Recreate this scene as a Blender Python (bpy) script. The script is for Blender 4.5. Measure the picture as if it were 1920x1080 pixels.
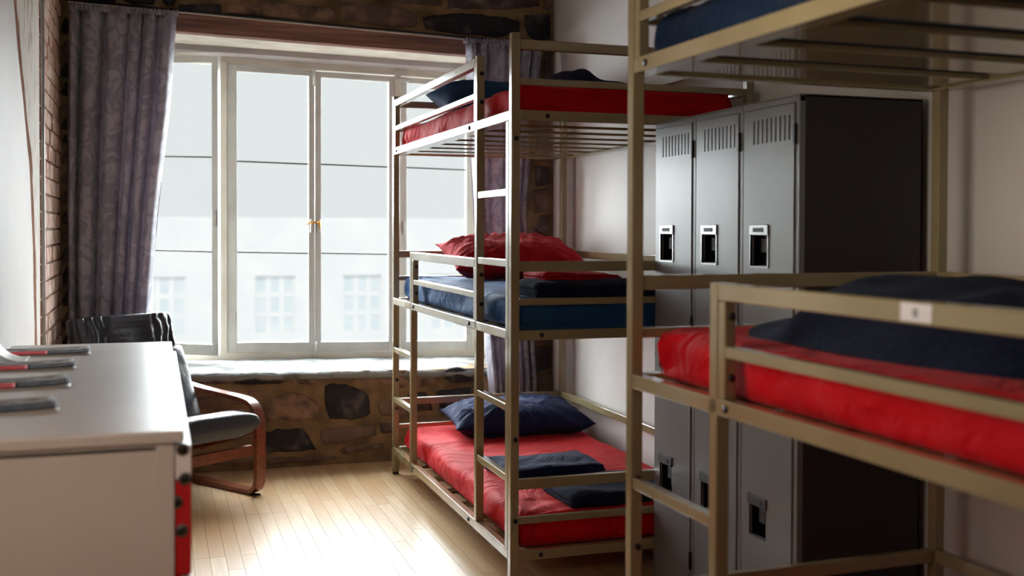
import bpy, bmesh, math, random
from mathutils import Vector, Matrix, noise
from mathutils.geometry import interpolate_bezier
for o in list(bpy.data.objects): bpy.data.objects.remove(o)
S = bpy.context.scene; C = S.collection
PI = math.pi
# ---------------------------------------------------------------- camera
EYE = 1.2926; YAW = -0.3148; PITCH = -0.0184; ROLL = 0.0031
cam = bpy.data.objects.new('camera', bpy.data.cameras.new('camera')); C.objects.link(cam)
_r = Vector((math.cos(YAW), math.sin(YAW), 0)); _f = Vector((-math.sin(YAW), math.cos(YAW), 0)); _u = Vector((0, 0, 1))
fwd = _f*math.cos(PITCH) + _u*math.sin(PITCH); up0 = _u*math.cos(PITCH) - _f*math.sin(PITCH)
right = _r*math.cos(ROLL) + up0*math.sin(ROLL); up = up0*math.cos(ROLL) - _r*math.sin(ROLL)
m = Matrix((right, up, -fwd)).transposed().to_4x4(); m.translation = (0, 0, EYE)
cam.matrix_world = m
cam.data.sensor_width = 36; cam.data.lens = 2047.683/1920*36; cam.data.shift_y = -72.08/1920
cam.data.dof.use_dof = True; cam.data.dof.focus_distance = 4.5; cam.data.dof.aperture_fstop = 2.4
cam.data.clip_start = .05; cam.data.clip_end = 300
S.camera = cam
# ---------------------------------------------------------------- light
w = bpy.data.worlds.new('overcast_sky'); S.world = w; w.use_nodes = True
bgn = w.node_tree.nodes['Background']; bgn.inputs[0].default_value = (.90, .925, .92, 1); bgn.inputs[1].default_value = .92
def sun(name, direction, energy, angle, color):
    l = bpy.data.lights.new(name, 'SUN'); l.energy = energy; l.angle = math.radians(angle); l.color = color
    o = bpy.data.objects.new(name, l); C.objects.link(o); o.rotation_euler = Vector(direction).to_track_quat('-Z', 'Y').to_euler(); return o
sun('bright_overcast_sky', (.08, -1, -.16), 72, 160, (.93, .97, 1.0))
sun('veiled_sun_on_facade', (.2, 1, -.9), .95, 10, (1, .98, .95))
al = bpy.data.lights.new('dresser_end_fill', 'AREA'); al.spread = math.radians(100); al.energy = 2.6; al.size = .4; al.color = (1, .74, .56)  # added warm fill for the dresser end, no fixture behind it
ao = bpy.data.objects.new('dresser_end_fill', al); C.objects.link(ao); ao.location = (-.2, .8, 1.75); ao.rotation_euler = Vector((0, 1.4, -.95)).to_track_quat('-Z', 'Y').to_euler()
bl = bpy.data.lights.new('left_side_fill', 'AREA'); bl.spread = math.radians(75); bl.energy = 5.5; bl.shape = 'RECTANGLE'; bl.size = 1.1; bl.size_y = 1.2; bl.color = (1, .88, .74)  # added fill towards the near bunk; the left wall has no window
bo = bpy.data.objects.new('left_side_fill', bl); C.objects.link(bo); bo.location = (-.44, 1.7, 1.7); bo.rotation_euler = (0, -PI/2, 0)
S.view_settings.view_transform = 'Standard'; S.view_settings.look = 'None'
S.view_settings.exposure = 0.0; S.view_settings.gamma = 1.0; S.view_settings.use_curve_mapping = False
# ---------------------------------------------------------------- materials
def srgb(r, g, b):
    f = lambda c: (c/255/12.92) if c/255 <= .04045 else ((c/255+.055)/1.055)**2.4
    return (f(r), f(g), f(b), 1)
def mat(name, col, rough=.5, metal=0, col2=None, scale=8, detail=4, bump=0, bscale=40, spec=.5, stretch=(1,1,1), coords='Object', contrast=(.35,.65), sheen=0, trans=0, coat=0, bdist=.01, distort=0):
    mt = bpy.data.materials.new(name); mt.use_nodes = True; nt = mt.node_tree; N = nt.nodes; Lk = nt.links
    b = N['Principled BSDF']; b.inputs['Base Color'].default_value = col; b.inputs['Roughness'].default_value = rough
    b.inputs['Metallic'].default_value = metal; b.inputs['Specular IOR Level'].default_value = spec
    b.inputs['Sheen Weight'].default_value = sheen; b.inputs['Coat Weight'].default_value = coat
    tc = N.new('ShaderNodeTexCoord'); mp = N.new('ShaderNodeMapping'); Lk.new(tc.outputs[coords], mp.inputs[0]); mp.inputs['Scale'].default_value = stretch
    if col2:
        n = N.new('ShaderNodeTexNoise'); n.inputs['Scale'].default_value = scale; n.inputs['Detail'].default_value = detail; Lk.new(mp.outputs[0], n.inputs[0])
        r = N.new('ShaderNodeValToRGB'); r.color_ramp.elements[0].position = contrast[0]; r.color_ramp.elements[1].position = contrast[1]
        r.color_ramp.elements[0].color = col; r.color_ramp.elements[1].color = col2
        Lk.new(n.outputs[0], r.inputs[0]); Lk.new(r.outputs[0], b.inputs['Base Color'])
    if bump:
        n2 = N.new('ShaderNodeTexNoise'); n2.inputs['Scale'].default_value = bscale; n2.inputs['Detail'].default_value = 5; Lk.new(mp.outputs[0], n2.inputs[0])
        bp = N.new('ShaderNodeBump'); bp.inputs['Strength'].default_value = bump; bp.inputs['Distance'].default_value = bdist; n2.inputs['Distortion'].default_value = distort
        Lk.new(n2.outputs[0], bp.inputs['Height']); Lk.new(bp.outputs[0], b.inputs['Normal'])
    if trans:
        t = N.new('ShaderNodeBsdfTranslucent'); t.inputs[0].default_value = col2 or col; mx = N.new('ShaderNodeMixShader'); mx.inputs[0].default_value = trans
        Lk.new(b.outputs[0], mx.inputs[1]); Lk.new(t.outputs[0], mx.inputs[2]); Lk.new(mx.outputs[0], N['Material Output'].inputs[0])
    return mt
def objrand(mt, amount=.25, to=None):
    """vary a material's colour per object"""
    nt = mt.node_tree; N = nt.nodes; Lk = nt.links; b = N['Principled BSDF']
    oi = N.new('ShaderNodeObjectInfo'); mx = N.new('ShaderNodeMix'); mx.data_type = 'RGBA'
    mr = N.new('ShaderNodeMapRange'); mr.inputs[3].default_value = 0; mr.inputs[4].default_value = amount; Lk.new(oi.outputs['Random'], mr.inputs[0]); Lk.new(mr.outputs[0], mx.inputs[0])
    if b.inputs['Base Color'].is_linked:
        Lk.new(b.inputs['Base Color'].links[0].from_socket, mx.inputs[6])
    else: mx.inputs[6].default_value = b.inputs['Base Color'].default_value
    mx.inputs[7].default_value = to; Lk.new(mx.outputs[2], b.inputs['Base Color']); return mt
M = {}
M['tube'] = mat('khaki_enamel', srgb(158, 144, 110), .2, col2=srgb(144, 130, 96), scale=3, bump=.03, bscale=25, coat=.5)
M['bolt'] = mat('black_bolt', srgb(20, 18, 18), .5)
M['steel'] = mat('steel', srgb(170, 172, 172), .3, 1)
M['red'] = mat('red_sheet', spec=.15, col=srgb(212, 6, 24), rough=.7, col2=srgb(200, 4, 20), scale=5, bump=.8, bscale=5.5, bdist=.035, distort=1.6, sheen=.05)
M['blue'] = mat('blue_sheet', spec=.15, col=srgb(36, 84, 138), rough=.7, col2=srgb(30, 74, 124), scale=5, bump=.8, bscale=5.5, bdist=.035, distort=1.6, sheen=.05)
M['navysheet'] = mat('navy_sheet', spec=.15, col=srgb(16, 38, 66), rough=.75, col2=srgb(14, 32, 58), scale=5, bump=.8, bscale=5.5, bdist=.035, distort=1.6, sheen=.05)
M['blue2'] = mat('dark_blue_cotton', srgb(26, 58, 96), .75, col2=srgb(22, 50, 84), scale=6, bump=.6, bscale=6, bdist=.02, spec=.15)
M['navy'] = mat('navy_cotton', spec=.15, col=srgb(30, 42, 82), rough=.8, col2=srgb(24, 34, 70), scale=9, bump=.8, bscale=5.5, bdist=.035, distort=1.6, sheen=.05)
M['terry'] = mat('navy_terry', spec=.15, col=srgb(13, 21, 44), rough=.95, col2=srgb(26, 38, 70), scale=120, bump=.9, bscale=260, sheen=.05)
M['redtowel'] = mat('red_cotton', spec=.15, col=srgb(190, 26, 38), rough=.8, col2=srgb(170, 16, 28), scale=20, bump=.8, bscale=5.5, bdist=.035, distort=1.6, sheen=.05)
M['plaster'] = mat('white_plaster', srgb(226, 222, 218), .6, col2=srgb(218, 213, 208), scale=2, bump=.15, bscale=7)
M['whitewash'] = mat('old_whitewash', srgb(228, 224, 216), .8, col2=srgb(158, 128, 108), scale=22, bump=.9, bscale=30, contrast=(.55, .75), stretch=(1, 1, .35))
M['render_coat'] = mat('brown_render_coat', srgb(124, 76, 52), .95, col2=srgb(160, 110, 82), scale=40, bump=1, bscale=60)
M['mortar'] = mat('ochre_mortar', srgb(156, 128, 92), .95, col2=srgb(104, 84, 62), scale=6, bump=.9, bscale=22)
M['stone'] = objrand(mat('dark_slate_stone', srgb(50, 46, 50), .8, col2=srgb(150, 126, 110), scale=11, detail=8, bump=1, bscale=32, contrast=(.48, .78)), .7, srgb(140, 112, 92))
M['blackstone'] = mat('black_slate_stone', srgb(34, 32, 38), .7, col2=srgb(116, 104, 98), scale=12, detail=8, bump=1, bscale=30, contrast=(.55, .85))
M['brownstone'] = mat('brown_field_stone', srgb(156, 124, 102), .85, col2=srgb(70, 58, 56), scale=12, detail=8, bump=1, bscale=30, contrast=(.4, .7))
M['brick'] = objrand(mat('whitewashed_brick', srgb(168, 120, 98), .9, col2=srgb(206, 180, 164), scale=16, bump=.8, bscale=40, contrast=(.4, .6)), .5, srgb(222, 208, 196))
M['sill'] = mat('whitewashed_sill', srgb(142, 144, 142), .85, col2=srgb(66, 66, 62), scale=9, detail=9, bump=.9, bscale=18, contrast=(.5, .75))
M['frame'] = mat('cream_window_paint', srgb(214, 208, 196), .4, col2=srgb(202, 194, 180), scale=6, bump=.1, bscale=30)
M['sash'] = mat('white_sash_paint', srgb(206, 206, 200), .4, col2=srgb(194, 192, 186), scale=6, bump=.1, bscale=30)
M['bar'] = mat('dark_glazing_bar', srgb(96, 100, 102), .5)
M['brass'] = mat('brass', srgb(214, 150, 70), .3, 1)
M['lintel'] = mat('aged_timber', srgb(172, 128, 112), .8, col2=srgb(120, 88, 82), scale=7, bump=.6, bscale=16, stretch=(.25, 3, 6))
M['rod'] = mat('black_rod', srgb(24, 22, 24), .5)
M['walnut'] = mat('walnut_veneer', srgb(140, 74, 50), .28, col2=srgb(112, 56, 38), scale=6, stretch=(1, 6, 6), bump=.05, coat=.2)
M['dresser'] = mat('dresser_paint', srgb(214, 208, 204), .38, col2=srgb(206, 200, 196), scale=3, bump=.04, bscale=60)
M['dresser_red'] = mat('red_paint', srgb(196, 24, 28), .4)
M['dresser_white'] = mat('white_paint', srgb(240, 236, 240), .4)
M['leather'] = mat('black_leather', srgb(46, 53, 66), .36, col2=srgb(38, 44, 55), scale=8, bump=.25, bscale=60, coat=.15)
M['locker'] = mat('grey_locker_enamel', srgb(126, 129, 130), .36, metal=.15, col2=srgb(120, 122, 123), scale=4, bump=.03, bscale=8)
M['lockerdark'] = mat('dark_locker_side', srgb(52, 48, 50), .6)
M['black'] = mat('black_recess', srgb(10, 10, 14), .4)
M['paper'] = mat('paper', srgb(226, 226, 222), .5)
M['paper_red'] = mat('red_print', srgb(206, 40, 48), .7, spec=.1)
M['paper_dark'] = mat('dark_print', srgb(26, 22, 30), .7, spec=.1, col2=srgb(60, 54, 56), scale=30, contrast=(.5, .6))
M['paper_photo'] = mat('grey_photo_print', srgb(170, 168, 164), .7, spec=.1, col2=srgb(120, 108, 104), scale=26, contrast=(.4, .6))
M['label'] = mat('white_label', srgb(226, 222, 224), .5)
M['grey'] = mat('grey_ink', srgb(140, 138, 140), .6)
M['facade'] = mat('pale_facade', srgb(246, 246, 244), .8, col2=srgb(240, 240, 240), scale=1)
M['flare_pane'] = mat('flare_paled_panes', srgb(222, 230, 234), .6, col2=srgb(234, 238, 240), scale=2)  # flare over the far window glass, put into the pane colour
M['asphalt'] = mat('street_asphalt', srgb(90, 90, 92), .9)
M['chalk'] = mat('old_white_soffit', srgb(236, 232, 222), .7, col2=srgb(220, 210, 194), scale=9, bump=.5, bscale=25)
M['greyboard'] = mat('grey_painted_board', srgb(168, 160, 158), .6)
# damask curtain
def curtain_mat():
    mt = mat('mauve_damask', srgb(120, 106, 112), .55, bump=.12, bscale=180, sheen=.05)
    nt = mt.node_tree; N = nt.nodes; Lk = nt.links; b = N['Principled BSDF']
    tc = N.new('ShaderNodeTexCoord'); n = N.new('ShaderNodeTexNoise'); n.inputs['Scale'].default_value = 9; n.inputs['Detail'].default_value = 2; n.inputs['Distortion'].default_value = 2.2
    Lk.new(tc.outputs['Object'], n.inputs[0]); r = N.new('ShaderNodeValToRGB'); r.color_ramp.interpolation = 'LINEAR'
    r.color_ramp.elements[0].position = .47; r.color_ramp.elements[1].position = .52
    r.color_ramp.elements[0].color = srgb(158, 158, 174); r.color_ramp.elements[1].color = srgb(196, 196, 210)
    Lk.new(n.outputs[0], r.inputs[0]); Lk.new(r.outputs[0], b.inputs['Base Color'])
    mr = N.new('ShaderNodeMapRange'); mr.inputs[3].default_value = .6; mr.inputs[4].default_value = .35; Lk.new(r.outputs[0], mr.inputs[0]); Lk.new(mr.outputs[0], b.inputs['Roughness'])
    t = N.new('ShaderNodeBsdfTranslucent'); t.inputs[0].default_value = srgb(176, 164, 172); mx = N.new('ShaderNodeMixShader'); mx.inputs[0].default_value = .3
    Lk.new(b.outputs[0], mx.inputs[1]); Lk.new(t.outputs[0], mx.inputs[2]); Lk.new(mx.outputs[0], N['Material Output'].inputs[0])
    return mt
M['curtain'] = curtain_mat()
def glass_mat():
    mt = bpy.data.materials.new('window_glass'); mt.use_nodes = True; nt = mt.node_tree; N = nt.nodes; N.clear()
    o = N.new('ShaderNodeOutputMaterial'); t = N.new('ShaderNodeBsdfTransparent'); t.inputs[0].default_value = (.96, .98, .98, 1)
    g = N.new('ShaderNodeBsdfGlossy'); g.inputs['Roughness'].default_value = .02; f = N.new('ShaderNodeFresnel'); f.inputs[0].default_value = 1.08
    mx = N.new('ShaderNodeMixShader'); nt.links.new(f.outputs[0], mx.inputs[0]); nt.links.new(t.outputs[0], mx.inputs[1]); nt.links.new(g.outputs[0], mx.inputs[2]); nt.links.new(mx.outputs[0], o.inputs[0])
    return mt
M['glass'] = glass_mat()
def floor_mat():
    mt = mat('maple_plank', srgb(220, 196, 158), .34, col2=srgb(204, 174, 134), scale=3.5, stretch=(14, .9, 1), bump=.04, bscale=30, coat=.1, spec=.35)
    return objrand(mt, .8, srgb(196, 154, 110))
M['plank'] = floor_mat()
M['wallmortar'] = mat('pale_brick_mortar', srgb(206, 190, 174), .95, col2=srgb(180, 158, 140), scale=20, bump=.6, bscale=40)
M['gap'] = mat('dark_floor_joint', srgb(110, 84, 56), .9)
# ---------------------------------------------------------------- helpers
class MB:
    """collects shapes; build() links them as ONE mesh object"""
    def __init__(s): s.bm = bmesh.new()
    def box(s, a, b, mi=0, bevel=0):
        vs = [s.bm.verts.new((x, y, z)) for x in (a[0], b[0]) for y in (a[1], b[1]) for z in (a[2], b[2])]
        fs = [s.bm.faces.new([vs[i] for i in f]) for f in ((0,1,3,2),(4,6,7,5),(0,4,5,1),(2,3,7,6),(0,2,6,4),(1,5,7,3))]
        for f in fs: f.material_index = mi
        if bevel:
            es = {e for f in fs for e in f.edges}
            bmesh.ops.bevel(s.bm, geom=list(es), offset=bevel, segments=2, affect='EDGES', profile=.5)
        return s
    def prism(s, pts, o, ax, ay, az, mi=0):
        """polygon pts (2D in ax, ay) from o, extruded along az"""
        o, ax, ay, az = map(Vector, (o, ax, ay, az)); n = len(pts)
        A = [s.bm.verts.new(o+ax*p[0]+ay*p[1]) for p in pts]; B = [s.bm.verts.new(v.co+az) for v in A]
        fs = [s.bm.faces.new(A), s.bm.faces.new(B[::-1])] + [s.bm.faces.new((A[i], B[i], B[(i+1)%n], A[(i+1)%n])) for i in range(n)]
        for f in fs: f.material_index = mi
        return s
    def tube(s, p0, p1, r, seg=12, mi=0, r2=None):
        p0, p1 = Vector(p0), Vector(p1); d = (p1-p0).normalized(); a = d.orthogonal().normalized(); b = d.cross(a); r2 = r if r2 is None else r2
        A = [s.bm.verts.new(p0+(a*math.cos(t)+b*math.sin(t))*r) for t in [2*PI*i/seg for i in range(seg)]]
        B = [s.bm.verts.new(p1+(a*math.cos(t)+b*math.sin(t))*r2) for t in [2*PI*i/seg for i in range(seg)]]
        fs = [s.bm.faces.new(A), s.bm.faces.new(B[::-1])]+[s.bm.faces.new((A[i], B[i], B[(i+1)%seg], A[(i+1)%seg])) for i in range(seg)]
        for f in fs: f.material_index = mi
        return s
    def build(s, name, m, parent=None, smooth=False, loc=None):
        bmesh.ops.recalc_face_normals(s.bm, faces=s.bm.faces)
        me = bpy.data.meshes.new(name); s.bm.to_mesh(me); s.bm.free()
        for k in (m if isinstance(m, (list, tuple)) else [m]): me.materials.append(k)
        if smooth: me.shade_smooth() if smooth is True else me.set_sharp_from_angle(angle=smooth)
        if smooth and smooth is not True:
            for p in me.polygons: p.use_smooth = True
        o = bpy.data.objects.new(name, me); C.objects.link(o)
        if parent: o.parent = parent
        if loc: o.location = loc
        return o
def bx(name, a, b, m, parent=None, bevel=0): return MB().box(a, b, bevel=bevel).build(name, m, parent)
def tag(o, label=None, cat=None, group=None, kind=None, category=None):
    cat = cat or category
    for k, v in (('label', label), ('category', cat), ('group', group), ('kind', kind)):
        if v: o[k] = v
    return o
def empty(name, loc=(0, 0, 0), rz=0, **k):
    o = bpy.data.objects.new(name, None); C.objects.link(o); o.location = loc; o.rotation_euler.z = rz; o.empty_display_size = .1
    return tag(o, **k)
def grid_mesh(name, P, m, parent=None, closed_u=False, thick=0, loc=None):
    """P[i][j] points -> surface"""
    bm = bmesh.new(); V = [[bm.verts.new(p) for p in row] for row in P]
    for i in range(len(P)-1+(1 if closed_u else 0)):
        for j in range(len(P[0])-1):
            bm.faces.new((V[i][j], V[(i+1)%len(P)][j], V[(i+1)%len(P)][j+1], V[i][j+1]))
    mb = MB(); mb.bm.free(); mb.bm = bm
    o = mb.build(name, m, parent, True, loc)
    if thick:
        md = o.modifiers.new('thickness', 'SOLIDIFY'); md.thickness = thick; md.offset = 0
    return o
def rbox(name, s, r, m, parent=None, n=(24, 24, 6), disp=None, loc=(0, 0, 0), rot=(0, 0, 0)):
    """soft box: rounded, displaced along its normal; origin at bottom centre"""
    hx, hy, hz = s[0]/2, s[1]/2, s[2]/2; r = min(r, hz*.98)
    def mp(t, h):   # t in -1..1, denser at the ends
        return h*math.sin(t*PI/2)
    bm = bmesh.new(); D = {}
    def vert(a, b, c):
        p = Vector((mp(a, hx), mp(b, hy), mp(c, hz))); k = (round(p.x, 5), round(p.y, 5), round(p.z, 5))
        if k not in D:
            q = Vector((max(-hx+r, min(hx-r, p.x)), max(-hy+r, min(hy-r, p.y)), max(-hz+r, min(hz-r, p.z))))
            d = p-q; nn = d.normalized() if d.length > 1e-9 else Vector((0, 0, 1)); v = q+nn*r
            if disp: v = v+nn*disp(v, nn)
            v.z += hz; D[k] = bm.verts.new(v)
        return D[k]
    nx, ny, nz = n
    T = lambda i, k: -1+2*i/k
    for i in range(nx):
        for j in range(ny):
            for c in (-1, 1): bm.faces.new((vert(T(i,nx),T(j,ny),c), vert(T(i+1,nx),T(j,ny),c), vert(T(i+1,nx),T(j+1,ny),c), vert(T(i,nx),T(j+1,ny),c)))
    for i in range(nx):
        for j in range(nz):
            for c in (-1, 1): bm.faces.new((vert(T(i,nx),c,T(j,nz)), vert(T(i+1,nx),c,T(j,nz)), vert(T(i+1,nx),c,T(j+1,nz)), vert(T(i,nx),c,T(j+1,nz))))
    for i in range(ny):
        for j in range(nz):
            for c in (-1, 1): bm.faces.new((vert(c,T(i,ny),T(j,nz)), vert(c,T(i+1,ny),T(j,nz)), vert(c,T(i+1,ny),T(j+1,nz)), vert(c,T(i,ny),T(j+1,nz))))
    mb = MB(); mb.bm.free(); mb.bm = bm
    o = mb.build(name, m, parent, True); o.location = loc; o.rotation_euler = rot
    return o
def nz_(x, y, z=0): return noise.noise(Vector((x, y, z)))
def pillow(name, w_, l_, t, m, loc, rot, seed=0, wr=.02):
    nu, nv = 44, 30; bm = bmesh.new()
    def pt(u, v, s):
        px = w_/2*u*(1-.07*(1-v*v)*abs(u)); py = l_/2*v*(1-.09*(1-u*u)*abs(v))
        h = t/2*max(0, 1-abs(u)**3.2)**.62*max(0, 1-abs(v)**3.2)**.62
        ang = math.atan2(v, u); edge = max(abs(u), abs(v))
        h += wr*edge*(1-edge**6)*math.sin(ang*23+3*nz_(u*2, v*2, seed))*(.4+abs(nz_(u*1.7, v*1.7, seed+5))*1.8)
        h += .014*nz_(u*1.6+seed, v*1.6, 3)*(1-edge**4)
        h = max(h, .003)
        return (px, py, s*h + t/2*.9)
    G = {}
    for s in (1, -1):
        for i in range(nu+1):
            for j in range(nv+1):
                u, v = math.sin((-1+2*i/nu)*PI/2), math.sin((-1+2*j/nv)*PI/2)
                b = i in (0, nu) or j in (0, nv); k = (i, j, 0 if b else s)
                if k not in G: G[k] = bm.verts.new(pt(u, v, s) if not b else (w_/2*u*(1-.07*(1-v*v)), l_/2*v*(1-.09*(1-u*u)), t/2*.9))
        for i in range(nu):
            for j in range(nv):
                q = [G.get((a, b, s)) or G[(a, b, 0)] for a, b in ((i,j),(i+1,j),(i+1,j+1),(i,j+1))]
                bm.faces.new(q)
    mb = MB(); mb.bm.free(); mb.bm = bm; o = mb.build(name, m, None, True); o.location = loc; o.rotation_euler = rot
    return o
def folded(name, s, m, loc, rz, layers=3, seed=0):
    """folded cloth: rounded slab with fold grooves round its edge"""
    def d(v, n):
        side = math.hypot(n.x, n.y); ph = (v.z/s[2]+.5)*layers
        g = -.010*side*(1-min(1, abs((ph % 1)-0)*6, abs((ph % 1)-1)*6)) if n.y < .5 else -.002*side
        g += (.006*nz_(v.x*9+seed, v.y*9, seed)+.013*nz_(v.x*3.5, v.y*4+seed, 1)+.004*math.sin(v.y*30+v.x*12+4*nz_(v.x*3, v.y*3, seed)))*(1 if n.z > 0 else .1)+.008*side*nz_(v.x*7, v.y*7, seed+2)
        return g
    return rbox(name, s, s[2]*.48, m, None, (26, 20, 14), d, loc, (0, 0, rz))
# ================================================================ the setting
XR, XL, YB = 2.20, -0.47, 5.985          # right wall, left wall, room face of the window wall
zt = lambda x, z: z-.02*(x-.44)          # the old wall and window sag a little to the right
st = dict(kind='structure')
fl = tag(bx('floor', (XL-.1, -2.6, -.06), (XR+.1, 6.1, -.012), M['gap']), **st)
tag(bx('ceiling', (XL-.12, -2.62, 2.80), (XR+.12, 6.7, 2.9), M['plaster']), **st)
tag(bx('wall_right', (XR, -2.6, -.05), (XR+.1, 6.6, 2.82), M['plaster']), **st)
tag(bx('wall_front', (XL-.1, -2.7, -.05), (XR+.1, -2.6, 2.82), M['plaster']), **st)
wl = tag(bx('wall_left', (XL-.12, -2.6, -.05), (XL-.006, 6.6, 2.82), M['wallmortar']), **st)
# floor planks: each board of the open floor is a part, hidden stretches are one
rnd = random.Random(4)
PW = .0605
def plank_mb(L): return MB().box((-PW/2+.0006, -L/2+.0008, -.012), (PW/2-.0006, L/2-.0008, 0))
lens = [.62, .78, .94, 1.12]; pm = {}
for L in lens:
    o = plank_mb(L).build('plank', M['plank'], fl); pm[L] = o
used = {L: False for L in lens}
rest = MB(); nplank = 0
x = XL+PW/2; col = 0
while x < XR:
    y = 5.98; first = True
    while y > -2.5:
        L = lens[rnd.randrange(4)]
        if first: L = lens[rnd.randrange(3)]; 
        yc = y-L/2
        vis = (-.02 < x < 1.45 and y > 2.45) or (1.45 <= x < 2.1 and y > 2.75) or (-.4 < x <= -.02 and y > 4.2)
        if vis and nplank < 295:
            if not used[L]: o = pm[L]; used[L] = True
            else: o = pm[L].copy(); C.objects.link(o)
            o.location = (x, yc, 0); nplank += 1
        else: rest.box((x-PW/2+.0006, yc-L/2+.0008, -.012), (x+PW/2-.0006, yc+L/2-.0008, 0))
        y -= L; first = False
    x += PW
tag(rest.build('plank_remainder', M['plank'], fl), kind='stuff')
# window wall with its deep opening (mortar backing), stones are its parts
NX0, NX1, NZ0, NZ1 = -.16, 1.93, .50, 2.36
wb = MB()
wb.box((XL-.1, YB, -.05), (XR+.1, 6.75, NZ0)).box((XL-.1, YB, NZ1+.02), (XR+.1, 6.75, 2.82))
wb.box((XL-.1, YB, NZ0), (NX0, 6.75, NZ1+.02)).box((NX1, YB, NZ0), (XR+.1, 6.75, NZ1+.02))
wback = tag(wb.build('wall_back', M['mortar']), **st)
def stone(pts, depth, m):
    n = len(pts); cx = sum(p[0] for p in pts)/n; cz = sum(p[1] for p in pts)/n
    ring = []
    for i in range(n):
        a, b = pts[i], pts[(i+1) % n]; d = math.dist(a, b); k = max(1, int(d/.028))
        for j in range(k):
            t = j/k; x_ = a[0]+(b[0]-a[0])*t; z_ = a[1]+(b[1]-a[1])*t
            x_ += .008*nz_(x_*40, z_*40, 1); z_ += .008*nz_(x_*40, z_*40, 7)
            ring.append((x_, z_))
    bm = bmesh.new(); R = []
    for sc, dy in ((1.0, 0), (.985, depth*.6), (.93, depth), (.62, depth*1.12)):
        R.append([bm.verts.new((cx+(p[0]-cx)*sc, YB+.004-dy-.007*nz_(p[0]*25*sc, p[1]*25*sc, 3)*(1 if dy else 0), cz+(p[1]-cz)*sc)) for p in ring])
    c = bm.verts.new((cx, YB-depth*1.1, cz)); k = len(ring)
    for q in range(3):
        for i in range(k): bm.faces.new((R[q][i], R[q][(i+1)%k], R[q+1][(i+1)%k], R[q+1][i]))
    for i in range(k): bm.faces.new((R[3][i], R[3][(i+1)%k], c))
    mb = MB(); mb.bm.free(); mb.bm = bm
    return mb.build('stone', m, wback, True)
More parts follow.
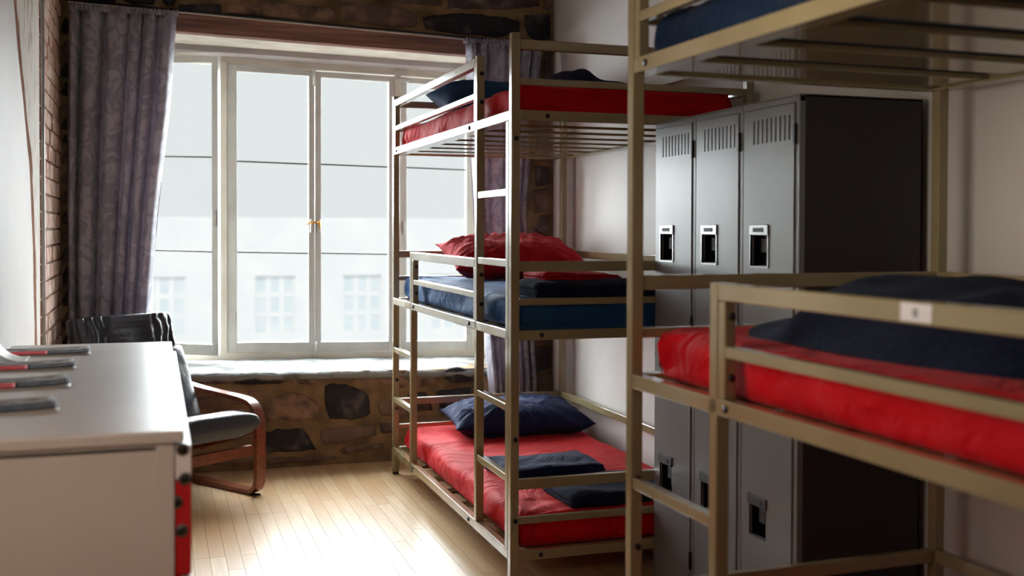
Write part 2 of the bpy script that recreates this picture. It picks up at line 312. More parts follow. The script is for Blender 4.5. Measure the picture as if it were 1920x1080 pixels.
STONES = [[(0.15,0.516),(0.195,0.524),(0.357,0.522),(0.353,0.473),(0.292,0.467),(0.195,0.479),(0.157,0.496)],[(0.387,0.507),(0.422,0.52),(0.599,0.516),(0.646,0.501),(0.666,0.468),(0.631,0.456),(0.491,0.455),(0.395,0.465)],[(0.682,0.507),(0.852,0.511),(0.861,0.484),(0.824,0.449),(0.757,0.446),(0.686,0.459)],[(0.901,0.511),(1.125,0.511),(1.133,0.482),(1.117,0.441),(1.071,0.439),(0.998,0.471),(0.901,0.483)],[(1.162,0.501),(1.237,0.509),(1.329,0.503),(1.371,0.489),(1.371,0.41),(1.295,0.405),(1.195,0.426),(1.162,0.456)],[(0.165,0.399),(0.315,0.407),(0.429,0.395),(0.475,0.361),(0.399,0.349),(0.292,0.322),(0.209,0.342)],[(0.46,0.421),(0.529,0.422),(0.537,0.398),(0.475,0.394)],[(0.56,0.317),(0.599,0.379),(0.678,0.403),(0.757,0.396),(0.828,0.352),(0.848,0.311),(0.828,0.256),(0.717,0.249),(0.646,0.261),(0.56,0.257)],[(0.873,0.431),(0.917,0.444),(0.99,0.439),(1.088,0.394),(1.117,0.364),(1.125,0.273),(1.104,0.254),(1.014,0.238),(0.901,0.252),(0.881,0.293),(0.869,0.367)],[(1.158,0.325),(1.195,0.34),(1.329,0.329),(1.333,0.25),(1.187,0.255)],[(0.353,0.327),(0.429,0.335),(0.475,0.313),(0.471,0.282),(0.368,0.263)],[(0.194,0.311),(0.338,0.312),(0.349,0.257),(0.217,0.248)],[(0.521,0.184),(0.615,0.211),(0.749,0.207),(0.785,0.169),(0.828,0.09),(0.757,0.082),(0.521,0.087)],[(0.848,0.186),(0.917,0.202),(1.154,0.206),(1.162,0.148),(1.08,0.136),(0.982,0.113),(0.86,0.116)],[(0.953,0.074),(0.998,0.096),(1.195,0.103),(1.204,0.078),(1.08,0.067),(0.982,0.061)],[(0.56,0.058),(0.917,0.047),(0.957,0.029),(0.82,0.022),(0.568,0.024)],[(0.216,0.076),(0.383,0.073),(0.49,0.075),(0.494,0.035),(0.292,0.032)],[(1.179,0.213),(1.262,0.213),(1.262,0.159),(1.187,0.153)],[(0.967,2.508),(1.134,2.536),(1.313,2.519),(1.394,2.483),(1.388,2.423),(1.253,2.409),(1.104,2.418),(0.973,2.444)],[(1.412,2.478),(1.618,2.515),(1.901,2.509),(1.988,2.49),(1.991,2.429),(1.87,2.392),(1.618,2.395),(1.434,2.414)],[(2.017,2.528),(2.179,2.545),(2.18,2.398),(2.111,2.381),(2.036,2.408)],[(0.349,2.472),(0.617,2.501),(0.915,2.498),(0.938,2.436),(0.843,2.413),(0.561,2.424),(0.355,2.433)],[(0.113,2.457),(0.328,2.476),(0.33,2.432),(0.113,2.423)],[(1.556,2.612),(2.094,2.643),(2.12,2.584),(1.869,2.549),(1.562,2.535)],[(0.958,2.622),(1.54,2.653),(1.531,2.545),(1.313,2.548),(1.134,2.559),(0.964,2.53)],[(2.133,2.677),(2.182,2.68),(2.182,2.564),(2.133,2.566)],[(1.542,0.5),(1.623,0.509),(1.717,0.493),(1.723,0.426),(1.592,0.42),(1.548,0.445)],[(1.376,0.488),(1.492,0.496),(1.505,0.417),(1.382,0.404)],[(1.331,0.371),(1.437,0.381),(1.484,0.274),(1.346,0.266)],[(1.499,0.378),(1.701,0.391),(1.717,0.262),(1.53,0.247)],[(1.346,0.236),(1.561,0.234),(1.702,0.202),(1.686,0.112),(1.361,0.124)],[(1.361,0.101),(1.686,0.094),(1.702,0.02),(1.365,0.023)],[(2.085,1.663),(2.176,1.659),(2.177,1.557),(2.098,1.54)],[(2.079,1.525),(2.177,1.535),(2.174,1.402),(2.086,1.386)],[(2.115,1.371),(2.177,1.381),(2.174,1.288),(2.099,1.276)],[(2.066,1.309),(2.165,1.263),(2.172,1.171),(2.067,1.159)],[(2.079,0.616),(2.18,0.613),(2.188,0.488),(2.096,0.461)],[(2.089,0.449),(2.201,0.457),(2.208,0.27),(2.103,0.262)],[(2.067,1.14),(2.178,1.146),(2.179,1.016),(2.074,1.005)],[(2.074,0.986),(2.179,0.997),(2.183,0.83),(2.078,0.817)],[(2.078,0.801),(2.18,0.805),(2.184,0.631),(2.082,0.628)],[(2.064,1.908),(2.175,1.905),(2.176,1.696),(2.075,1.681)],[(2.141,2.34),(2.18,2.342),(2.178,2.158),(2.135,2.156)],[(2.128,2.14),(2.178,2.139),(2.175,1.942),(2.129,1.934)]]
KIND = 'sbsssssssbssbbssss' 
for i, p in enumerate(STONES):
    m_ = M['blackstone'] if i in (1, 8, 12, 19, 20, 22, 26, 29) else (M['brownstone'] if i in (2, 3, 4, 6, 7, 10, 11, 27, 21) else M['stone'])
    stone(p, .016 if i < 18 else .02, m_)
# more rubble where nothing was traced: left pier, upper right, low right
def rubble(x0, x1, z0, z1, seed, h=.10, w=.2, ms=('stone',)):
    r = random.Random(seed); z = z0
    while z < z1-.03:
        hh = h*r.uniform(.7, 1.25); hh = min(hh, z1-z); x = x0
        while x < x1-.03:
            ww = min(w*r.uniform(.6, 1.4), x1-x)
            if x1-(x+ww) < .05: ww = x1-x
            g = .012; a, b, c_, d_ = x+g, x+ww-g, z+g, z+hh-g; j = lambda: r.uniform(-.008, .008)
            if b-a > .02 and d_-c_ > .02:
                stone([(a+j(), c_+.01), (a+(b-a)*.3, c_+j()*.5), (b-.02, c_), (b, c_+(d_-c_)*.4+j()), (b-.015, d_-.004), (a+(b-a)*.55, d_+j()*.5), (a+.02, d_), (a, (c_+d_)/2)], r.uniform(.012, .022), M[r.choice(ms)])
            x += ww
        z += hh
rubble(XL, -.17, .55, 2.40, 2, ms=('stone', 'blackstone'))
rubble(-.45, .13, .02, .5, 3, ms=('stone', 'brownstone'))
rubble(1.95, XR, .02, .40, 5, ms=('stone', 'blackstone'))
rubble(1.42, 1.93, .02, .16, 6, ms=('stone', 'blackstone'))
rubble(-.45, .62, 2.62, 2.79, 7, h=.15, w=.4, ms=('stone', 'brownstone'))
rubble(.1, XR, 2.62, 2.79, 9, h=.15, w=.35, ms=('stone', 'blackstone'))
rubble(-.45, .12, 2.44, 2.6, 10, h=.15, w=.3, ms=('blackstone',))
# jambs of the opening
for k, xx in enumerate((NX0, NX1)):
    a, b = (xx-.004, xx+.012) if k == 0 else (xx-.012, xx+.004)
    tag(bx('trim_%d' % (k+1), (a, YB+.01, NZ0), (b, 6.7, NZ1), M['chalk']), **st)
# soffit + timber lintel + grey head board
def slope_box(name, x0, x1, y0, y1, z0, z1, m, parent=None, k=.02, bevel=.003):
    o = MB().box((x0, y0, z0), (x1, y1, z1), bevel=bevel)
    for v in o.bm.verts: v.co.z -= k*(v.co.x-.44)
    return o.build(name, m, parent)
tag(slope_box('trim_3', NX0, NX1, 6.02, 6.36, 2.312, 2.36, M['chalk']), **st)
tag(slope_box('trim_4', NX0, NX1, 6.34, 6.53, 2.278, 2.33, M['greyboard']), **st)
lint = tag(slope_box('trim_5', -.42, 2.08, 5.955, 6.03, 2.308, 2.400, M['lintel'], k=.027), **st)
tag(slope_box('trim_6', -.42, 1.98, 5.945, 5.957, 2.400, 2.407, M['chalk'], k=.035, bevel=0), **st)
# rough sill: heightfield slab
P = []
for i in range(61):
    x = NX0+(NX1-NX0)*i/60; row = []
    for j, (y, dz) in enumerate(((YB-.010, -.034), (YB-.020, -.018), (YB-.012, -.004), (YB+.03, 0), (6.1, .004), (6.2, .006), (6.3, .01), (6.42, .014), (6.56, .016))):
        jag = .006*nz_(x*9, j*.2, 4)+.005*nz_(x*41, 0, 1)
        row.append((x, y-(.012*nz_(x*12, 2, 2) if j < 3 else 0), zt(x, .516)+dz*1.0+(jag if j < 3 else .006*nz_(x*7, y*8, 3))))
    P.append(row)
sill = grid_mesh('trim_7', P, M['sill'], thick=.01); tag(sill, **st)
# left wall: brick pier next to the curtain, conduit, whitewash, plaster layers
BW = .205; bh = .067; n = 0; r = random.Random(8); proto = None
for k in range(37):
    z = .0+k*(bh+.009)
    off = 0 if k % 2 else -.1
    y = 5.09+off
    while y < 5.97:
        a, b = max(5.09, y), min(5.975, y+BW)
        if b-a > .04:
            bb = MB().box((XL-.03, a, z), (XL+.010+r.uniform(-.004, .004), b-.011, z+bh), bevel=.004).build('brick', M['brick'], wl)
        y += BW+.0
cd = MB().tube((XL+.012, 5.05, .02), (XL+.012, 5.05, 2.79), .007, 14).build('conduit', M['steel'], None, True)
tag(cd, 'thin steel conduit running up the left wall beside the bricks', 'conduit')
def layer(name, edge, y_end, x0, x1, m, jag, seed):
    pts = [(y_end, -.02)]; 
    zs = [.0+i*.02 for i in range(141)]
    def f(z):
        for (z0, y0), (z1, y1) in zip(edge, edge[1:]):
            if z <= z1: return y0+(y1-y0)*(z-z0)/(z1-z0)
        return edge[-1][1]
    for z in zs: pts.append((f(z)+jag*nz_(z*6, seed)+jag*.5*nz_(z*26, seed), z))
    pts.append((y_end, 2.80))
    return tag(MB().prism(pts, (x0, 0, 0), (0, 1, 0), (0, 0, 1), (x1-x0, 0, 0)).build(name, m, wl), )
E1 = [(0, 4.72), (.84, 4.66), (1.2, 4.62), (1.55, 4.50), (1.75, 4.30), (2.07, 4.04), (2.8, 3.5)]
E2 = [(z, y+.17) for z, y in E1]
layer('old_whitewash', [(0, 5.03), (2.8, 5.03)], -2.6, XL-.01, XL+.000, M['whitewash'], .012, 3)
layer('render_coat', E2, -2.6, XL-.01, XL+.006, M['render_coat'], .03, 5)
layer('white_plaster_coat', E1, -2.6, XL-.01, XL+.013, M['plaster'], .02, 9)
# ================================================================ the window
win = empty('window_1', (.89, 6.5, .5)); tag(win, **st)
def wbx(name, x0, x1, y0, y1, z0, z1, m, parent, bevel=.003):
    o = slope_box(name, x0, x1, y0, y1, z0, z1, m, None, .02, bevel)
    o.parent = parent; o.matrix_parent_inverse = Matrix.Translation(-win.location) if parent is win else Matrix()
    return o
for a in ((-.13, 1.90, 6.50, 6.60, 2.24, 2.335), (-.13, 1.90, 6.49, 6.60, .528, .575), (-.13, -.07, 6.5, 6.6, .57, 2.25), (1.855, 1.905, 6.5, 6.6, .57, 2.26),
          (.345, .388, 6.49, 6.6, .57, 2.25), (1.368, 1.408, 6.49, 6.6, .57, 2.27)):
    wbx('window_frame', *a, M['frame'], win)
def sash(x0, x1, z0, z1, bars, yaw=0, hinge='l', cream='sash', px=(.035, .035), bot=.062):
    """a casement: stiles, rails, two thin bars, three panes; local x from the hinge stile"""
    W_ = x1-x0
    root = empty('sash'); root.parent = win
    root.location = (x0-.89, 6.505-6.5, 0-.5); root.rotation_euler.z = yaw
    k = .02; zt_ = lambda z: z
    def part(nm, a, b, m, bev=.002):
        q = MB().box(a, b, bevel=bev)
        for v in q.bm.verts: v.co.z -= k*(v.co.x+x0-.44)
        return q.build(nm, m, root)
    sm = M[cream]
    part('stile', (0, -.005, z0), (px[0], .035, z1), sm); part('stile', (W_-px[1], -.005, z0), (W_, .035, z1), sm)
    part('rail', (px[0], -.004, z0), (W_-px[1], .034, z0+bot), sm); part('rail', (px[0], -.004, z1-.034), (W_-px[1], .034, z1), sm)
    lv = [z0+bot]+bars+[z1-.034]
    for b_ in bars: part('glazing_bar', (px[0], .008, b_-.004), (W_-px[1], .024, b_+.004), M['bar'], 0)
    for a, b in zip(lv, lv[1:]): part('pane', (px[0], .014, a), (W_-px[1], .018, b), M['glass'], 0)
    return root
s1 = sash(-.065, .372, .578, 2.25, [1.160, 1.690], yaw=-math.asin(.19/.437))
s2 = sash(.389, .889, .57, 2.236, [1.156, 1.683], px=(.055, .035)); s3 = sash(.893, 1.368, .57, 2.232, [1.158, 1.685])
s4 = sash(1.409, 1.855, .57, 2.232, [1.160, 1.687])
def hw(name, parent, mb, m):
    o = mb.build(name, m, None, True); o.parent = parent; o.matrix_parent_inverse = Matrix.Translation(-win.location) if parent is win else Matrix(); return o
hw('window_latch', win, MB().box((.862, 6.475, 1.27), (.882, 6.5, 1.35), bevel=.004).box((.902, 6.475, 1.27), (.922, 6.5, 1.35), bevel=.004), M['sash'])
hw('latch_handle', win, MB().tube((.915, 6.465, 1.33), (.862, 6.465, 1.33), .006).tube((.868, 6.465, 1.335), (.838, 6.458, 1.318), .005).tube((.915, 6.465, 1.335), (.915, 6.465, 1.29), .005), M['brass'])
for x_, z_ in ((.885, 2.19), (.895, .575)): hw('window_bolt', win, MB().box((x_-.008, 6.478, z_-.05), (x_+.008, 6.5, z_+.045), bevel=.003).tube((x_, 6.475, z_-.06), (x_, 6.475, z_+.055), .004), M['sash'])
for x_, z_ in ((.425, 2.05), (.425, .78)): hw('hinge', win, MB().tube((x_, 6.493, z_-.03), (x_, 6.493, z_+.03), .006), M['sash'])
for x_, z_ in ((1.425, 1.3), (1.845, .68)): hw('hinge', win, MB().tube((x_, 6.493, z_-.04), (x_, 6.493, z_+.04), .006), M['sash'])
hw('window_bolt', win, MB().tube((1.375, 6.482, 2.19), (1.46, 6.482, 2.19), .005).box((1.39, 6.478, 2.18), (1.45, 6.5, 2.2), bevel=.003), M['sash'])
# handle and hook on the opened sash
for z_, h_ in ((1.35, .045), (.62, .025)):
    MB().box((.412, -.022, z_-h_), (.428, -.004, z_+h_), bevel=.004).build('sash_handle', M['sash'], s1, True)
# ================================================================ outside
fac = empty('apartment_building', (3, 30, -12), label='pale sunlit building across the street with multi-pane windows', category='building')
def fpart(name, a, b, m, parent): 
    o = MB().box([a[0]-3, a[1]-30, a[2]+12], [b[0]-3, b[1]-30, b[2]+12]).build(name, m, parent); return o
holes = []
wx = [.2-2.45, .2, 3.05, 5.42, 7.9]; rows = [(-1.56, .03), (-4.9, -3.3), (-8.2, -6.6)]
for i, x_ in enumerate(wx):
    for j, (z0, z1) in enumerate(rows): holes.append((x_-.53, x_+.53, z0, z1, i, j))
# wall strips around the windows
prev = -14
mbf = MB()
xs = sorted({(h[0], h[1]) for h in holes})
edges = [-14]+[e for p in xs for e in p]+[22]
for i in range(0, len(edges), 2): mbf.box((edges[i]-3, 0, 0), (edges[i+1]-3, 6, 13.6))
for x0, x1 in xs:
    zz = [-12]+[e for r_ in sorted(rows) for e in r_]+[1.6]
    for i in range(0, len(zz), 2): mbf.box((x0-3, 0, zz[i]+12), (x1-3, 6, zz[i+1]+12))
mbf.build('facade_wall', M['facade'], fac)
for (x0, x1, z0, z1, i, j) in holes:
    f = MB(); T_ = .05
    f.box((x0-3, .10, z0+12), (x0-3+T_, .18, z1+12)).box((x1-3-T_, .10, z0+12), (x1-3, .18, z1+12))
    f.box((x0-3, .108, z0+12), (x1-3, .178, z0+12+T_)).box((x0-3, .108, z1+12-T_), (x1-3, .178, z1+12))
    for q in (1, 2):
        xx = x0-3+(x1-x0)*q/3; f.box((xx-.07, .10, z0+12), (xx+.07, .17, z1+12)); zz = z0+12+(z1-z0)*q/3; f.box((x0-3, .105, zz-.07), (x1-3, .168, zz+.07))
    fr = f.build('window', M['facade'], fac)
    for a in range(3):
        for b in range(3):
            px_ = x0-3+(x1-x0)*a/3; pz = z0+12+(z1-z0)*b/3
            o = MB().box((px_+.03, .13, pz+.03), (px_+(x1-x0)/3-.03, .16, pz+(z1-z0)/3-.03)).build('pane', M['flare_pane'], fr)
tag(bx('street', (-40, 7.5, -12.2), (50, 60, -12), M['asphalt']), 'pale street far below the window', 'street')
# ================================================================ curtains
def curtain(name, prof, z0, z1, y0, amp, nf, seed, label):
    """prof: list of (z, xl, xr)"""
    def span(z):
        for (za, a, b), (zb, c, d) in zip(prof, prof[1:]):
            if za <= z <= zb: t = (z-za)/(zb-za); return a+(c-a)*t, b+(d-b)*t
        return prof[-1][1:]
    P = []; nu, nv = 150, 40
    for i in range(nu+1):
        u = i/nu; row = []
        for j in range(nv+1):
            v = j/nv; z = z0+(z1-z0)*v; a, b = span(z)
            uu = u+.035*math.sin(u*9+seed)+.02*nz_(u*5, v*1.2, seed); uu = max(0, min(1, uu))
            ph = 2*PI*nf*(u+.05*nz_(u*3, 0, seed)+.012*nz_(u*4, v*2.5, seed+3))
            top = max(0, (v-.93)/.07)
            am = amp*(.75+.6*nz_(u*4, v*.8, seed+9))*(1-.45*top)
            y = y0+am*(1-2*abs(math.sin(ph/2))**.8)+.18*am*math.sin(2*ph+1)*(1-v*.5)+top*.006*math.sin(ph*3.1)
            row.append((a+(b-a)*uu, min(y, 5.955), z+(.006*math.sin(ph*3) if j == nv else 0)))
        P.append(row)
    cu = grid_mesh(name, P, M['curtain'], None, thick=.004)
    hp = []
    for i in range(nu+1):
        u = i/nu; row = []
        for q in range(6):
            t = q/5; z = z1-.005+.030*math.sin(t*PI)*1.0; a, b = span(z1)
            y = y0+.016*math.cos(t*PI)+.006*math.sin(u*150)+.004*nz_(u*40, t, seed)
            row.append((a+(b-a)*u, y, z+.004*math.sin(u*210)))
        hp.append(row)
    h = grid_mesh('gathered_heading', hp, M['curtain'], cu, thick=.003)
    return tag(cu, label, 'curtain')
curtain('curtain', [(.12, -.43, -.03), (.878, -.43, -.023), (1.37, -.43, .018), (1.917, -.425, .077), (2.42, -.412, .112)], .12, 2.385, 5.88, .055, 6, 3,
        'mauve grey damask curtain hanging left of the window behind the leather chair')
curtain('curtain', [(.08, 1.785, 2.08), (.417, 1.778, 2.075), (1.383, 1.687, 2.01), (1.9, 1.655, 2.06), (2.35, 1.628, 2.115)], .08, 2.335, 5.88, .052, 6, 8,
        'mauve grey damask curtain hanging right of the window behind the far bunk bed')
rod = MB().tube((-.46, 5.88, 2.432), (2.14, 5.88, 2.342), .007, 12).tube((2.14, 5.88, 2.342), (2.165, 5.88, 2.341), .014, 12).build('curtain_rod', M['rod'], None, True)
tag(rod, 'thin black curtain rod along the top of the timber lintel', 'curtain rod')
# ================================================================ bunk beds
T = .032; L = 2.0; W = .9726; uB = .4309; uC = .4114
Z = dict(tgt=1.9655, tgb=1.9304, tlt=1.8299, tmt=1.7168, tmb=1.6796, mgt=1.1793, mgb=1.1424, mlt=1.0468, mmt=.9329, mmb=.8975, but=.4007, blt=.2649, bmt=.1457, bmb=.1095)
TOP = 1.9885
def bunk(loc, rz, label, sticker=False):
    root = empty('bunk_bed', loc, rz, label=label, category='bunk bed', group='triple steel bunk beds')
    def bar(name, w0, w1, u0, u1, z0, z1, bev=.003): return MB().box((w0, u0, z0), (w1, u1, z1), bevel=bev).build(name, M['tube'], root)
    V = lambda name, w0, u0, z0, z1, t=T: bar(name, w0, w0+t, u0, u0+t, z0, z1)
    posts = [(0, 0), (W-T, 0), (0, L-T), (W-T, L-T)]
    for w_, u_ in posts:
        p = V('post', w_, u_, .012, TOP if u_ == 0 or True else TOP)
        MB().box((w_+.002, u_+.002, 0), (w_+T-.002, u_+T-.002, .014)).build('rubber_foot', M['bolt'], p)
    D = {'top': ('tmb', 'tmt', 'tgb', 'tgt', 'tlt'), 'mid': ('mmb', 'mmt', 'mgb', 'mgt', 'mlt'), 'bot': ('bmb', 'bmt', None, 'but', 'blt')}
    for lvl, (mb_, mt_, gb_, gt_, lt_) in D.items():
        z0, z1 = Z[mb_], Z[mt_]
        g1 = Z[gt_]; g0 = Z[gb_] if gb_ else g1-.036; l1 = Z[lt_]; l0 = l1-.025
        for w_ in (0, W-T):                                             # long rails
            bar('side_rail', w_, w_+T, T, L-T, z0, z1)
        for u_ in (0, L-T):                                             # rails across the ends
            bar('end_rail', T, W-T, u_, u_+T, z0, z1)
            bar('end_guard_rail', T, W-T, u_+.003, u_+T-.003, g0, g1); bar('end_guard_rail', T, W-T, u_+.005, u_+T-.005, l0, l1)
        bar('guard_rail', W-T, W-.004, T, L-T, g0, g1)                  # wall side
        if lvl != 'bot': bar('guard_rail', W-T+.002, W-.006, T, L-T, l0, l1)
        # L-shaped ledge under the slats
        for w_ in (T, W-T-.022): bar('slat_ledge', w_, w_+.022, T, L-T, z0, z0+.006, 0)
        ns = 8
        for k in range(ns):
            u_ = .07+(L-.14-.145)*k/(ns-1)
            bar('slat', T+.001, W-T-.001, u_, u_+.145, z0+.007, z0+.022, .002)
    # front side: ladder at the foot, rising to the top bunk
    V('ladder_upright', 0, T+.003, Z['bmt'], Z['tmb']+.001)
    V('ladder_upright', 0, uB, Z['bmt'], Z['tgt']+.008)
    for z in (1.4392, 1.1845, .6655, .4108): bar('ladder_rung', .003, T-.003, 2*T+.003, uB, z-.027, z)
    # second short ladder at the head, to the middle bunk
    V('ladder_upright', 0, L-uC-T, Z['bmb']-.012, Z['mgt'])
    for z in (.6734, .4099): bar('ladder_rung', .003, T-.003, L-uC, L-T, z-.027, z)
    # guard of the middle bunk
    a, b = uB+T, L-uC-T
    bar('guard_rail', 0, T, a, b, Z['mgb'], Z['mgt']); bar('guard_rail', .004, T-.004, a+.02, b-.02, Z['mlt']-.025, Z['mlt'])
    bar('guard_post', .002, T-.002, a, a+.022, Z['mmt'], Z['mgb']); bar('guard_post', .002, T-.002, b-.028, b, Z['mmt'], Z['mgb'])
    # guard of the top bunk
    bar('guard_rail', 0, T, a, L-T, Z['tgb'], Z['tgt']); bar('guard_rail', .004, T-.004, a+.02, L-T-.02, Z['tlt']-.025, Z['tlt'])
    bar('guard_post', .002, T-.002, a, a+.022, Z['tmt'], Z['tgb']); bar('guard_post', .002, T-.002, L-T-.028, L-T, Z['tmt'], Z['tgb'])
    # bolts
    bolt = MB().tube((0, 0, 0), (0, -.004, 0), .0085, 10).build('bolt', M['bolt'], root, True)
    firstb = [True]
    def addbolt(w_, u_, z_, side=False):
        o = bolt if firstb[0] else bolt.copy()
        if not firstb[0]: C.objects.link(o)
        firstb[0] = False; o.parent = root; o.location = (w_, u_, z_); o.rotation_euler = (0, 0, -PI/2 if side else 0)
    for z in (1.615, .545, .255): addbolt(T*.55, 0, z)
    for z0 in (Z['tmb'], Z['mmb'], Z['bmb']):
        addbolt(.135 if z0 > 1 else .115, 0, z0+.018); addbolt(W-.135, 0, z0+.018)
        addbolt(0, L-.1 if z0 > 1 else L-uC-.07, z0+.018, True); addbolt(0, uB+T+.075, z0+.018, True)
    for z in (1.90, 1.79, 1.115, 1.0): addbolt(T*.6, uB, z)
    for z in (1.11, .98): addbolt(T*.6, L-uC-T-.028, z)
    for z in (1.79, 1.73, .67, .5, .35): addbolt(T*.6, L-T, z)
    if sticker:
        s_ = MB().box((-.0012, .902, Z['mgb']+.004), (-.0002, .975, Z['mgt']-.003), bevel=.0003).build('label_sticker', M['label'], root)
        MB().box((-.0018, .934, 1.154), (-.0010, .945, 1.168)).build('printed_mark', M['grey'], s_)
    return root
B1, B2 = (1.1924, 3.6705, 0), (1.1847, .5214, 0)
R1, R2 = .0051, .0306
bunk(B1, R1, 'khaki steel triple bunk bed by the window, lockers hiding its foot corner')
bunk(B2, R2, 'khaki steel triple bunk bed nearest the camera, in front of the lockers', True)
def loc(b, w_, u_, z=0):
    (x, y, _), r_ = (B1, R1) if b == 1 else (B2, R2)
    c, s = math.cos(r_), math.sin(r_); return (x+c*w_-s*u_, y+s*w_+c*u_, z)
def mattress(b, z, m, label, seed, rough=1.0, grp='mattresses with fitted sheets'):
    def d(v, n):
        k = .010*nz_(v.x*2.2+seed, v.y*2.2, seed)+.004*nz_(v.x*7, v.y*7+seed, 2)
        side = math.hypot(n.x, n.y)
        k += side*(.012*nz_(v.x*5+seed, v.y*5, v.z*6)+.007*math.sin(v.z*25+v.y*9+3*nz_(v.x*3, v.y*3, seed)))*rough
        # tension folds running out of the corners
        cx_, cy_ = .44-abs(v.x), .93-abs(v.y); dd = math.hypot(cx_, cy_)
        if n.z > -.2: k += .011*rough*math.exp(-dd*4)*math.sin(math.atan2(cy_, cx_)*13+4*nz_(v.x*4, v.y*4, seed))
        return k*(1 if n.z > -.5 else .0)
    o = rbox('mattress', (.865, 1.895, .118), .038, m, None, (40, 70, 9), d, loc(b, W/2, L/2, z), (0, 0, R1 if b == 1 else R2))
    return tag(o, label, 'mattress', grp)
for z_ in (): pass
MZ = lambda k: Z[k]-.0105
mattress(1, Z['bmb']+.0245, M['red'], 'red sheeted mattress on the bottom bunk by the window', 1)
mattress(1, Z['mmb']+.0245, M['blue'], 'blue sheeted mattress on the middle bunk by the window', 2)
mattress(1, Z['tmb']+.0245, M['red'], 'red sheeted mattress on the top bunk by the window', 3, 1.3)
mattress(2, Z['bmb']+.0245, M['red'], 'red sheeted mattress on the nearest bunk bed, bottom level, cut by the frame edge', 4)
mattress(2, Z['mmb']+.0245, M['red'], 'red sheeted mattress on the nearest bunk bed, middle level', 5)
mattress(2, Z['tmb']+.0245, M['navysheet'], 'navy sheeted mattress on the nearest bunk bed, top level', 6)
zb, zm, ztp = Z['bmb']+.0245+.118, Z['mmb']+.0245+.118, Z['tmb']+.0245+.118
G = dict(group='pillows on the far bunk bed')
tag(pillow('pillow', .72, .48, .18, M['navy'], loc(1, .58, 1.69, zb-.008), (math.radians(3), 0, R1-.06), 1), 'navy pillow at the head of the bottom bunk', 'pillow', **G)
tag(pillow('pillow', .72, .46, .19, M['redtowel'], loc(1, .56, 1.68, zm+.032), (math.radians(15), 0, R1-.02), 2), 'red pillow on the blue sheet of the middle bunk', 'pillow', **G)
tag(pillow('pillow', .74, .46, .20, M['blue2'], loc(1, .50, 1.67, ztp+.03), (math.radians(15), 0, R1+.05), 3, .006), 'dark navy pillow at the head of the top bunk', 'pillow', **G)
G = dict(group='folded linen on the far bunk bed')
tag(folded('folded_sheet', (.46, .30, .055), M['navy'], loc(1, .40, .74, zb-.004), .10, 2, 1), 'smooth navy folded sheet on the bottom bunk, nearer the pillow', 'sheet', **G)
tag(folded('folded_towel', (.60, .32, .06), M['terry'], loc(1, .565, .26, zb-.004), .04, 2, 2), 'fuzzy navy folded towel on the bottom bunk, at the foot end', 'towel', **G)
tag(folded('folded_blanket', (.80, .34, .062), M['terry'], loc(1, .53, .26, zm-.004), .0, 2, 3), 'navy folded blanket on the blue sheet of the middle bunk', 'blanket', **G)
tag(folded('folded_towel', (.34, .20, .034), M['redtowel'], loc(1, .35, .30, zm+.055), .12, 2, 4), 'small red folded towel lying on the navy blanket', 'towel', **G)
# rumpled blankets as soft heightfields
def heap(name, sx, sy, hf, m, loc_, rz, label, n=(46, 46)):
    bm = bmesh.new(); V = {}
    for i in range(n[0]+1):
        for j in range(n[1]+1):
            u, v = -1+2*i/n[0], -1+2*j/n[1]
            # squircle outline
            k = 1/max(1e-6, (abs(u)**4+abs(v)**4)**.25)*max(abs(u), abs(v)) if (u or v) else 1
            x, y = u*k*sx/2, v*k*sy/2; e = 1-max(abs(u), abs(v))**6
            x += .015*nz_(u*3, v*3, 5); y += .015*nz_(u*3, v*3, 8)
            V[i, j] = bm.verts.new((x, y, max(.004, hf(u, v)*e)))
    V2 = {k: (v if k[0] in (0, n[0]) or k[1] in (0, n[1]) else bm.verts.new((v.co.x, v.co.y, 0))) for k, v in V.items()}
    for D_ in (V, V2):
        for i in range(n[0]):
            for j in range(n[1]): bm.faces.new((D_[i,j], D_[i+1,j], D_[i+1,j+1], D_[i,j+1]))
    mb = MB(); mb.bm.free(); mb.bm = bm; o = mb.build(name, m, None, True); o.location = loc_; o.rotation_euler.z = rz
    return tag(o, label, 'blanket')
def hf1(u, v):
    main = .150*max(0, min(1, (1.0-abs(v+.20)/.80)*3.2))**.6*(.80+.2*math.cos(u*1.6)); low = .05*(1 if v > .3 else .8)
    return max(main*(1-.15*max(0, -v)), low)+.010*nz_(u*3, v*4, 2)+.008*math.sin(v*9+u*2+2*nz_(u*2, v*2, 1))
heap('rumpled_blanket', .64, 1.16, hf1, M['terry'], loc(2, .50, 1.36, zm-.004), R2, 'rumpled dark navy blanket heaped on the nearest red mattress, above the white label')
def hf2(u, v): return .060+.045*math.exp(-((u+.62)**2)*9)+.012*nz_(u*3, v*3, 4)-.02*max(0, u)
heap('rumpled_blanket', .62, .42, hf2, M['terry'], loc(1, .53, .42, ztp-.004), .03, 'dark navy blanket crumpled on the red mattress of the far top bunk')
